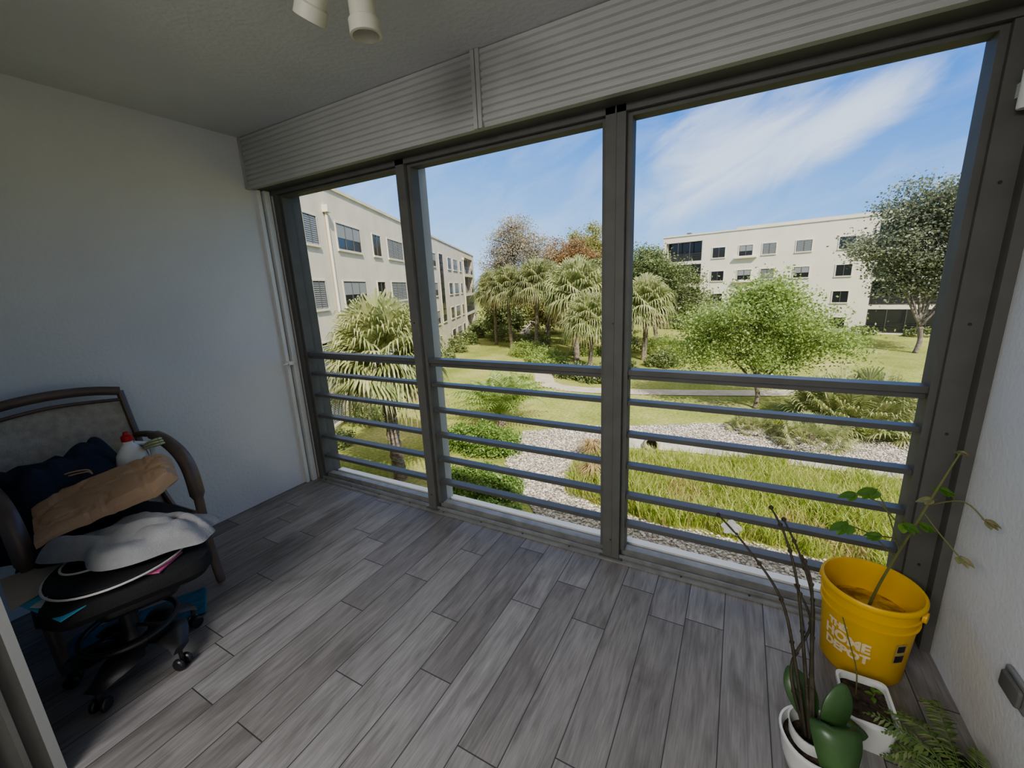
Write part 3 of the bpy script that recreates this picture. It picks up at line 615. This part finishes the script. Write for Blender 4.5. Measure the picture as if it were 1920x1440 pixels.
# ---------------------------------------------------------------- buildings
def building(name,loc,ang,label,stucco,x0,x1,depth,H,wins,bals,extra=None,steps=()):
    b=thing(name,loc,label,'building'); b.rotation_euler=(0,0,ang)
    def p(mb,nm,mats,lx=0,ly=0,lz=0,me=None,par=None):
        o=bpy.data.objects.new(nm,me or mb.mesh(nm,mats)); o.parent=par or b; o.location=(lx,ly,lz); link(o); return o
    mb=MB(); 
    mb.box((x0,1.6 if bals else 0,0),(x1,depth,H))
    if bals:
        cur=x0
        for q in sorted(bals):
            mb.box((cur,0,0),(q[0],1.6,H)); cur=q[1]
            for k in range(5): mb.box((q[0],0,min(H-.9,k*3.02-.35)) if k else (q[0],0,0),(q[1],1.6,(k*3.02+.1) if 0<k<4 else (H if k==4 else .12)))
        mb.box((cur,0,0),(x1,1.6,H))
    mb.box((x0-.08,-.08,H-.12),(x1+.08,depth,H+.06))
    for a,c,hh in steps: mb.box((a,-.05,H),(c,depth,H+hh))
    p(mb,'walls',[stucco])
    cache={}
    for (s0,s1,z0,z1,kind) in wins:
        w=s1-s0;h=z1-z0; key=(round(w,2),round(h,2),kind)
        if key not in cache:
            m=MB()
            m.box((-w/2-.1,-.10,-.12),(w/2+.1,.02,0),0); m.box((-w/2-.1,-.06,h),(w/2+.1,.02,h+.08),0)
            m.box((-w/2-.1,-.05,0),(-w/2,.02,h),0); m.box((w/2,-.05,0),(w/2+.1,.02,h),0)
            m.box((-w/2,-.015,0),(w/2,.01,h),1)
            if kind=='blind':
                for i in range(int(h/.1)): m.box((-w/2+.05,-.03,i*.1+.02),(w*0-.03,-.018,i*.1+.09),2); m.box((.03,-.03,i*.1+.02),(w/2-.05,-.018,i*.1+.09),2)
            if kind=='half': m.box((-w/2+.05,-.03,h*.45),(w/2-.05,-.018,h-.05),2)
            nm=2 if w<2.4 else 3
            if kind=='tall': nm=2
            for i in range(nm+1): x=-w/2+w*i/nm; m.box((x-.03,-.045,0),(x+.03,-.01,h),3)
            if kind=='tall':
                for i in range(1,int(h/.75)): m.box((-w/2,-.045,i*.75-.03),(w/2,-.01,i*.75+.03),3)
            cache[key]=m.mesh('window',[stucco,'glass','blind','alu' if kind!='tall' else 'screw'])
        p(None,'window',None,(s0+s1)/2,0,z0,cache[key])
    for q in bals:
        for k in range(4):
            w=q[1]-q[0]; m=MB(); zb=k*3.02+.1
            m.box((q[0],.9,zb),(q[1],1.58,zb+2.55),0)
            for i in range(int(w/1.5)+1): x=q[0]+w*i/int(w/1.5); m.box((x-.04,.0,zb),(x+.04,.06,zb+2.6),1)
            for i in range(6): m.box((q[0],.0,zb+.15+i*.16),(q[1],.05,zb+.20+i*.16),1)
            if (k+int(q[0]))%2==0 and k!=3: m.box((q[0],.03,zb+1.05),(q[1],.04,zb+2.5),0)
            p(m,'balcony',['glass','alu2'])
    if extra: extra(p)
    return b
rowsL=[(9.4,10.75),(6.3,7.65),(3.2,4.6),(.35,1.75)]
wl=[]
for z0,z1 in rowsL:
    for s0,s1,k in ((-8,-6.6,'plain'),(-5,-2.5,'half'),(-.75,.45,'blind'),(2.6,5.7,'half'),(7.8,9.2,'plain'),(10.7,14.2,'blind'),(16,17.2,'plain'),(19,22,'half'),(24.1,25.9,'half'),(32.5,34.5,'plain'),(36,39,'half'),(41,42.5,'plain')): wl.append((s0,s1,z0,z1,k))
wl.append((27.6,29.5,3.2,10.9,'tall'))
def exL(p):
    for s in (1.5,23.1,43.9):
        m=MB(); m.tube([(s,-.10,0),(s,-.10,11.1)],.07,10); m.box((s-.18,-.3,11.1),(s+.18,0,11.45)); p(m,'downspout',['stuccoL'])
    m=MB(); m.box((2,2,12.5),(2.5,2.6,12.95)); p(m,'roof_vent',['alu'])
building('apartment_building',(-18.5,14.05,G),math.atan2(.902,-.431),'long cream four-storey apartment block with louvred windows','stuccoL',-13.4,56,11,12.5,wl,[(45.5,54)],exL)
wr=[]
rowsR=[(9.35,10.6),(6.4,7.6),(3.45,4.7),(.5,1.75)]
for i,(z0,z1) in enumerate(rowsR):
    for s0,s1,k in ((6.1,7.6,'plain'),(9.25,10.75,'half'),(11.85,13.25,'blind'),(15.3,16.8,'blind' if i==0 else 'half'),(19.3,20.7,'plain')): wr.append((s0,s1,z0,z1,k))
def exR(p):
    for z in (9.3,6.35,3.4): m=MB(); m.box((8.8,-.35,z-.25),(11.3,0,z-.05)); p(m,'ledge',['stuccoR'])
    for s in (2,14,24): m=MB(); m.box((s,2,12.6),(s+.5,2.6,13.05)); p(m,'roof_vent',['alu'])
building('apartment_building',(-9.6,64,G),math.atan2(-6,28.6),'white four-storey apartment block with screened balconies','stuccoR',-.5,42,12,12.6,wr,[(0,4.7),(22.6,30.5),(33,41)],exR,[(8.8,42,.28)])
# ---------------------------------------------------------------- vegetation
def fan(mb,o,d,pet,R,droop,nl=24,mi=0,spread=1.95,wf=.045):
    d=V(d).normalized(); s=d.cross(V((0,0,1))); s=s.normalized() if s.length>.05 else V((1,0,0)); n=s.cross(d)
    tip=o+d*pet+V((0,0,-.08*pet)); mid=o+d*pet*.5
    w=s*.02
    mb.add([o-w,o+w,mid+w,mid-w,tip+w,tip-w],[(0,1,2,3),(3,2,4,5)],mi)
    for i in range(nl):
        a=(i/(nl-1)-.5)*2*spread; dd=(d*math.cos(a)+s*math.sin(a)+n*(.22*math.cos(2*a))).normalized()
        ln=R*(.62+.38*math.cos(a*.55))*random.uniform(.85,1.12); ww=(dd.cross(n)).normalized()*R*wf
        p1=tip+dd*ln*.5+V((0,0,-droop*ln*.05)); p2=tip+dd*ln*.80+V((0,0,-droop*ln*.18)); p3=tip+dd*ln*1.0+V((0,0,-droop*ln*.46))
        mb.add([tip,p1-ww,p1+ww,p2-ww*.6,p2+ww*.6,p3],[(0,1,2),(1,3,4,2),(3,5,4)],mi)
def palm_meshes(h,R,nf,seed,mat,nl=22,wf=.045):
    random.seed(seed); t=MB(); k=int(h/.18)+2; lean=random.uniform(-.25,.25)
    pts=[V((lean*math.sin(i/k*1.5),.1*math.sin(i/k*4+seed),h*i/k)) for i in range(k+1)]
    t.tube(pts,[(.20 if h<6 else .17)*(1.25-.3*i/k)*(1+.10*math.sin(i*2.4)) + (.06*i/k if i>k*.7 else 0) for i in range(k+1)],10)
    for i in range(int(k*.55),k):
        for j in range(5):
            a=j*1.256+i*.7; p=pts[i]+V((math.cos(a),math.sin(a),0))*.17; t.tube([p,p+V((math.cos(a)*.14,math.sin(a)*.14,.16))],[.05,.012],4)
    tr=t.mesh('trunk',['pbark'],smooth=True,ang=60)
    f=MB(); top=pts[-1]
    for i in range(nf):
        a=i*2.39996; q=(i+.5)/nf; e=math.radians(80-114*q); d=V((math.cos(a)*math.cos(e),math.sin(a)*math.cos(e),math.sin(e)))
        fan(f,top+V((0,0,.1)),d,R*.50*random.uniform(.7,1.1),R*.55,.8+.9*q,nl,1 if q>.94 else 0,1.95,wf)
    return tr,f.mesh('fronds',[mat,'skirt'])
def place(name,loc,label,cat,parts,rot=0,sc=1,group=None):
    o=thing(name,loc,label,cat,group); o.rotation_euler=(0,0,rot); o.scale=(sc,sc,sc)
    for nm,me in parts:
        q=bpy.data.objects.new(nm,me); q.parent=o; link(q)
    return o
near=palm_meshes(4.75,2.6,62,3,'palm',32,.032); tall=palm_meshes(7.0,3.1,56,8,'palmd',26,.038); short=palm_meshes(5.2,3.1,56,12,'palm',26,.038)
place('cabbage_palm',(-10.9,10.55,G),'sunlit cabbage palm with rough trunk beside the building','palm tree',[('trunk',near[0]),('fronds',near[1])],.6,1)
for i,(x,y,z,pm) in enumerate([(-22.6,41,1.6,tall),(-26.0,43.5,1.4,tall),(-18.9,40,1.9,tall),(-13.0,36,1.0,short),(-9.9,30.5,-.9,short),(-7.2,37.5,-.2,short),(-15.8,43,1.3,tall),(-20.5,47,1.9,tall)]):
    hh=7.0 if pm is tall else 5.2
    place('cabbage_palm',(x,y,G),'tall cabbage palm in the lawn grove','palm tree',[('trunk',pm[0]),('fronds',pm[1])],i*1.1,(z-.3-G)/hh,'palms in the garden grove')
def clump(R,nf,seed,mat):
    random.seed(seed); f=MB()
    for i in range(nf):
        a=i*2.39996; e=math.radians(80-74*((i+.5)/nf)); d=V((math.cos(a)*math.cos(e),math.sin(a)*math.cos(e),math.sin(e)))
        fan(f,V((math.cos(a)*.3,math.sin(a)*.3,.1)),d,R*.62*random.uniform(.6,1.1),R*.40,.8,26,0,1.95,.032)
    return f.mesh('fronds',[mat])
pc=clump(2.6,90,5,'palm'); pc2=clump(1.5,38,6,'palm')
st=MB(); st.tube([(0,0,0),(.05,0,.5)],[.22,.15],8); stm=st.mesh('stump',['pbark'])
place('saw_palmetto',(5.0,23.2,G),'wide saw palmetto clump above the stones','shrub',[('stump',stm),('fronds',pc)],0,1.2,'palmetto shrubs')
place('saw_palmetto',(3.0,19.9,G),'wide saw palmetto clump above the stones','shrub',[('stump',stm),('fronds',pc2)],1,1.0,'palmetto shrubs')
place('saw_palmetto',(.9,20.9,G),'wide saw palmetto clump above the stones','shrub',[('stump',stm),('fronds',pc2)],2,.75,'palmetto shrubs')
random.seed(21); f=MB()
for i in range(54):
    a=i*2.39996; out=.4+1.5*((i+.5)/54); Ln=random.uniform(2.4,3.3); d=V((math.cos(a),math.sin(a),0)); s=V((-d.y,d.x,0)); pp=V((0,0,0))
    for k in range(1,19):
        t=k/18; p=d*out*(t**1.4)*1.45+V((0,0,Ln*(1.15*t-.55*t*t*(.6+out*.4))))
        f.add([pp-s*.015,pp+s*.015,p+s*.012,p-s*.012],[(0,1,2,3)],0)
        if k>3:
            ll=.62*math.sin(pi*(.15+.8*t))
            for sg in (-1,1):
                q=(s*sg+ (p-pp).normalized()*.8).normalized(); m_=p+q*ll*.55; e_=p+q*ll+V((0,0,-.35*ll)); w=(p-pp).normalized()*.036
                f.add([p,m_-w,m_+w,e_],[(0,1,2),(1,3,2)],0)
        pp=p
place('areca_palm',(-10.4,17.4,G),'feathery clumping palm on the lawn','palm',[('stump',stm),('fronds',f.mesh('fronds',['lg']))],0,1.25)
def tree(name,loc,label,blobs,n,ls,leaf,tr=.15,fork=1.5,seed=0,ncl=26,cr=.35,cat='tree'):
    random.seed(seed); t=MB(); f=MB(); fk=V((0,0,fork))
    if fork>0: t.tube(bez([(0,0,0),(.08*fork,.04,fork*.5),fk],5),[tr*1.2]+[tr]*10,8)
    per=n/sum(b[3]*b[4]*b[5] for b in blobs)
    for b in blobs:
        c=V(b[:3]); r=V(b[3:6])
        mid=fk.lerp(c,.5)+V((random.uniform(-.2,.2),random.uniform(-.2,.2),.1)); t.tube(bez([fk,mid,c],4),[tr*.7,tr*.65,tr*.6,tr*.5,tr*.45,tr*.4,tr*.35,tr*.3,tr*.25],6)
        nl=int(per*b[3]*b[4]*b[5])
        k=max(4,int(ncl*nl/n*1.0)); cl=[]
        for i in range(k):
            d=V((random.gauss(0,1),random.gauss(0,1),random.gauss(0,1))).normalized(); u=random.random()**.45; p=c+V((d.x*r.x,d.y*r.y,d.z*r.z))*u; cl.append(p)
            t.tube([c,c.lerp(p,.5)+V((0,0,.1)),p],[tr*.25,tr*.16,tr*.06],4,cap=False)
        for i in range(nl):
            p0=random.choice(cl); g=V((random.gauss(0,1),random.gauss(0,1),random.gauss(0,.7)))*cr
            p=p0+g; a=V((random.gauss(0,1),random.gauss(0,1),random.gauss(0,.6))).normalized(); bb=a.cross(V((random.gauss(0,1),random.gauss(0,1),random.gauss(0,1)))).normalized()
            s=ls*random.uniform(.6,1.2)
            f.add([p-a*s*.5,p+bb*s*.3,p+a*s*.5,p-bb*s*.3],[(0,1,2,3)])
    return place(name,loc,label,cat,[('trunk',t.mesh('trunk',['bark'],smooth=True)),('foliage',f.mesh('foliage',[leaf]))])
tree('shade_tree',(1.1,24.8,G),'airy bright green tree with slender trunk on the lawn',[(-.2,0,4.7,2.8,2.4,1.5),(-2.4,0,3.6,1.9,1.5,1.5),(2.2,.2,3.6,2.0,1.5,1.4),(.1,.3,5.9,1.9,1.6,.9),(-.8,-.6,2.9,1.8,1.2,.9),(1.0,-.4,2.8,1.6,1.0,.8)],30000,.16,'lg',.11,1.2,1,130,.48)
tree('shade_tree',(13.2,46,G),'large grey-green tree in front of the far building',[(-.3,0,9.6,3.8,3.2,2.8),(-3.4,-.5,8.6,2.3,1.8,2.2),(2,0,12.2,3.0,2.4,1.6),(2.6,0,7.6,3.0,2.2,2.4),(-1.8,0,12.0,2.4,1.8,1.4),(-1.2,0,5.8,2.8,2.0,1.6),(1.6,0,5.2,2.0,1.6,1.2)],30000,.25,'gg',.18,2.2,2,170,.62)
tree('shade_tree',(-31.8,60,G),'tall tan half-bare tree behind the palms',[(0,0,12.8,4.4,3.4,3.8),(-3.0,0,10.2,3.2,2.5,3.4),(3.0,0,11.2,3.2,2.4,3.4),(0,0,15.4,3.0,2.2,2.0)],19000,.26,'tan',.34,5,3,230,.7)
tree('shade_tree',(-27.2,70,G),'rust-coloured tree behind the palms',[(0,0,11.6,3.8,3,2.8),(3,0,10.6,3.0,2.4,2.4),(-3,0,10.2,2.8,2.2,2.4)],15000,.34,'rust',.3,4,4,80,.75)
tree('shade_tree',(-26.0,82,G),'yellow-green domed tree behind the palms',[(0,0,14.0,4.8,3.6,3.8),(-3,0,11.0,3.4,2.6,2.8),(3.4,0,11.2,3.6,2.6,2.8)],16000,.38,'yg',.3,4,5,80,.8)
tree('shade_tree',(-7.8,45.5,G),'dense green tree beside the far building',[(0,0,6.9,3.2,2.6,2.9),(2.6,0,5.2,2.6,2,2.4),(-1.4,0,8.6,2.0,1.6,1.5)],18000,.24,'dg',.2,2.5,6,90,.58)
for i,(x,y,r,h,lf) in enumerate([(-42,92,5,13,'dg'),(-31,96,5,13,'gg'),(-18,94,5,13,'dg'),(-13.5,72,3.6,11,'dg'),(-54,98,5,13,'dg'),(-18.5,62,3.4,10,'dg'),(-24.5,55,2.8,7.5,'yg'),(-12.5,56,2.8,9.5,'lg'),(-36,80,3.4,10,'dg'),(-17.5,51,2.2,7.5,'dg'),(-29,50.5,2.0,6,'dg')]):
    tree('shade_tree',(x,y,G),'dense green tree closing the end of the garden',[(0,0,h*.62,r,r*.8,h*.36),(r*.5,0,h*.42,r*.6,r*.6,h*.3),(-r*.5,0,h*.42,r*.6,r*.6,h*.3)],7000,.42,lf,.25,h*.3,30+i,50,.8)
def bush(name,loc,rx,ry,rz,leaf,n,ls,label,seed,group=None,cat='shrub'):
    random.seed(seed); f=MB(); t=MB()
    for i in range(7): a=i*.9; t.tube([(0,0,0),(math.cos(a)*rx*.6,math.sin(a)*ry*.6,rz*.9)],[.03,.008],5)
    for i in range(n):
        a=random.uniform(0,2*pi); e=math.asin(random.random()); bump=1+.42*noise.noise(V((math.cos(a)*2.2,math.sin(a)*2.2,e*2+seed))); q=random.uniform(.72,1.08)*bump
        p=V((math.cos(a)*math.cos(e)*rx,math.sin(a)*math.cos(e)*ry,math.sin(e)**.8*rz))*q+V((0,0,.03))
        aa=V((random.gauss(0,1),random.gauss(0,1),random.gauss(0,.7))).normalized(); bb=aa.cross(V((random.gauss(0,1),random.gauss(0,1),random.gauss(0,1)))).normalized(); s=ls*random.uniform(.6,1.2)
        f.add([p-aa*s*.5,p+bb*s*.28,p+aa*s*.5,p-bb*s*.28],[(0,1,2,3)])
    return place(name,loc,label,cat,[('stems',t.mesh('stems',['bark'])),('foliage',f.mesh('foliage',[leaf]))],group=group)
bush('hedge_shrub',(-9.7,14.3,G),2.0,1.1,.95,'hedge',9500,.12,'rounded bright green hedge beside the stones',41)
bush('hedge_shrub',(-7.6,11.0,G),1.5,1.0,.75,'hedge',8500,.11,'low spreading green shrub beside the stones',42)
bush('hedge_shrub',(-6.0,9.0,G),1.6,.9,.7,'hedge',7500,.11,'low spreading green shrub beside the stones',43)
for i,(x,y,r) in enumerate([(-13.5,31.0,1.3),(-10.8,29.2,1.1),(-15.5,34.5,1.4),(-8.2,32.9,1.0),(-18.5,37,1.5),(-21,43.6,1.6),(-13.0,39,1.3),(-8.8,28.2,.9),(-16,46,1.8),(-10.5,42,1.8),(-6,41,1.5),(-27,47,1.6),(-12.6,23.5,1.0),(-5.2,35,1.0)]):
    bush('garden_shrub',(x,y,G),r*1.3,r,r*(.9 if i<7 else 1.1),'dg' if i%2 else 'lg',2400,.20,'leafy shrub planted under the palms',50+i,'shrubs under the palms')
dirv=V((-.431,.902,0)); nv=V((.902,.431,0))
for i in range(11):
    s=[-3,.5,3.4,6.4,9,14,19,25,31,38,46][i]; p=V((-18.5,14.05,G))+dirv*s+nv*(1.15+.025*s)
    bush('foundation_shrub',p,.9+.2*(i%3)+.03*s*.5,.8,.9+.2*(i%2)+.02*s,'dg',1500 if i<6 else 800,.15+.006*max(0,s),'dark green shrub along the building wall',70+i,'foundation shrubs')
for i,x in enumerate([-8.8,-6.5,-1,3,8,12,16.5]):
    bush('foundation_shrub',(x,60.6-.21*x,G),1.3,.8,.9,'dg',700,.25,'dark green shrub along the building wall',90+i,'foundation shrubs')
for i,(x,y) in enumerate([(-4.9,15.3),(2.0,21.4),(-4.2,13.2)]):
    random.seed(60+i); f=MB()
    for k in range(420):
        a=random.uniform(0,2*pi); h=random.uniform(.5,.95); o=random.uniform(.2,.85); d=V((math.cos(a),math.sin(a),0)); s=V((-d.y,d.x,0))*.012
        f.add([-s,s,d*o*.5+V((0,0,h*.8))+s,d*o*.5+V((0,0,h*.8))-s,d*o+V((0,0,h*.65))],[(0,1,2,3),(3,2,4)])
    o=single(f,'grass_tuft',['straw' if i!=1 else 'reed'],(0,0,0),'arching ornamental grass tuft among white stones','grass','ornamental grass tufts'); o.location=(x,y,G)
# ================================================================ light, sky
w=bpy.data.worlds.new('sky'); bpy.context.scene.world=w; w.use_nodes=True; t=w.node_tree; t.nodes.clear()
out=N(t,'ShaderNodeOutputWorld'); bg=N(t,'ShaderNodeBackground'); tc=N(t,'ShaderNodeTexCoord'); sp=N(t,'ShaderNodeSeparateXYZ'); L(t,tc.outputs['Generated'],sp.inputs[0])
az=math_(t,'MULTIPLY',math_(t,'ARCTAN2',sp.outputs[0],sp.outputs[1]),57.2958); el=math_(t,'MULTIPLY',math_(t,'ARCSINE',sp.outputs[2]),57.2958)
elx=math_(t,'ADD',el,math_(t,'MULTIPLY',az,.10))
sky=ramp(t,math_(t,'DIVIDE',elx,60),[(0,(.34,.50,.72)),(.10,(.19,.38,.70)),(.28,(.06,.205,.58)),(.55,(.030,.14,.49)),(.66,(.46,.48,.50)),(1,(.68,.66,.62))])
ca,sa=math.cos(math.radians(24)),math.sin(math.radians(24))
u=math_(t,'ADD',math_(t,'MULTIPLY',az,ca),math_(t,'MULTIPLY',el,sa)); v=math_(t,'SUBTRACT',math_(t,'MULTIPLY',el,ca),math_(t,'MULTIPLY',az,sa))
def gauss(uc,us,vc,vs):
    a=math_(t,'POWER',math_(t,'ABSOLUTE',math_(t,'DIVIDE',math_(t,'SUBTRACT',u,uc),us)),2); b=math_(t,'POWER',math_(t,'ABSOLUTE',math_(t,'DIVIDE',math_(t,'SUBTRACT',v,vc),vs)),2)
    return math_(t,'EXPONENT',math_(t,'MULTIPLY',math_(t,'ADD',a,b),-1))
mask=math_(t,'ADD',math_(t,'ADD',gauss(3,12,12.2,4.4),math_(t,'MULTIPLY',gauss(13,7,9.0,2.4),.95)),math_(t,'MULTIPLY',gauss(3,8,18,3.0),.5))
cb=N(t,'ShaderNodeCombineXYZ'); L(t,math_(t,'MULTIPLY',u,.08),cb.inputs[0]); L(t,math_(t,'MULTIPLY',v,.21),cb.inputs[1])
n=N(t,'ShaderNodeTexNoise'); n.inputs['Scale'].default_value=1; n.inputs['Detail'].default_value=8; n.inputs['Roughness'].default_value=.56; n.inputs['Distortion'].default_value=.7; L(t,cb.outputs[0],n.inputs[0])
mr=N(t,'ShaderNodeMapRange',interpolation_type='SMOOTHSTEP'); mr.inputs[1].default_value=.1; mr.inputs[2].default_value=1.25; mr.inputs[4].default_value=.74
L(t,math_(t,'ADD',mask,math_(t,'MULTIPLY',math_(t,'SUBTRACT',n.outputs[0],.5),2.0)),mr.inputs[0])
hz=N(t,'ShaderNodeMapRange'); hz.inputs[1].default_value=.42; hz.inputs[2].default_value=.75; hz.inputs[4].default_value=.22; L(t,n.outputs[0],hz.inputs[0])
cl=math_(t,'MAXIMUM',math_(t,'MULTIPLY',mr.outputs[0],math_(t,'MINIMUM',1,math_(t,'MULTIPLY',mask,1.8))),hz.outputs[0])
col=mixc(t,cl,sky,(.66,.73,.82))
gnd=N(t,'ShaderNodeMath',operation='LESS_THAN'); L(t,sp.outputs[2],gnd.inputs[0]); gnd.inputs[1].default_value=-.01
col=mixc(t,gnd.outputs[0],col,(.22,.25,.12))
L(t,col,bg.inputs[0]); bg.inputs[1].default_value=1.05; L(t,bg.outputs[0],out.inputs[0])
l=bpy.data.lights.new('sun','SUN'); l.energy=3.4; l.angle=.02; l.color=(1,.94,.84); lo=bpy.data.objects.new('sun',l); link(lo)
lo.rotation_euler=V((.75,-.72,1)).to_track_quat('Z','Y').to_euler()
l=bpy.data.lights.new('indoor_fill','AREA'); l.energy=62; l.shape='DISK'; l.size=1.4; l.color=(1,.985,.965); lo=bpy.data.objects.new('indoor_fill',l); link(lo); lo.location=(-.8,-1.5,2.45); lo.rotation_euler=(math.radians(18),0,0)  # fill light added in the unseen room to brighten the interior, no known lamp
# ---------------------------------------------------------------- camera
f=772.0
Xw=V((0.87859,0.0720376,-0.4721115)); Yw=V((0.47544,-0.225333,0.8504012)); Zw=V((-0.0451214,-0.9716149,-0.232225))
cam=bpy.data.cameras.new('camera'); co=bpy.data.objects.new('camera',cam); link(co)
cam.sensor_width=36; cam.lens=f/1920*36; cam.clip_start=.02; cam.clip_end=600
R=Matrix((V((Xw.x,Yw.x,Zw.x)),-V((Xw.y,Yw.y,Zw.y)),-V((Xw.z,Yw.z,Zw.z)))).transposed().to_4x4(); R.translation=(0,0,1.5); co.matrix_world=R
bpy.context.scene.camera=co
vs=bpy.context.scene.view_settings
vs.view_transform='AgX'; vs.exposure=.7
try: vs.look='AgX - Medium High Contrast'
except Exception: pass
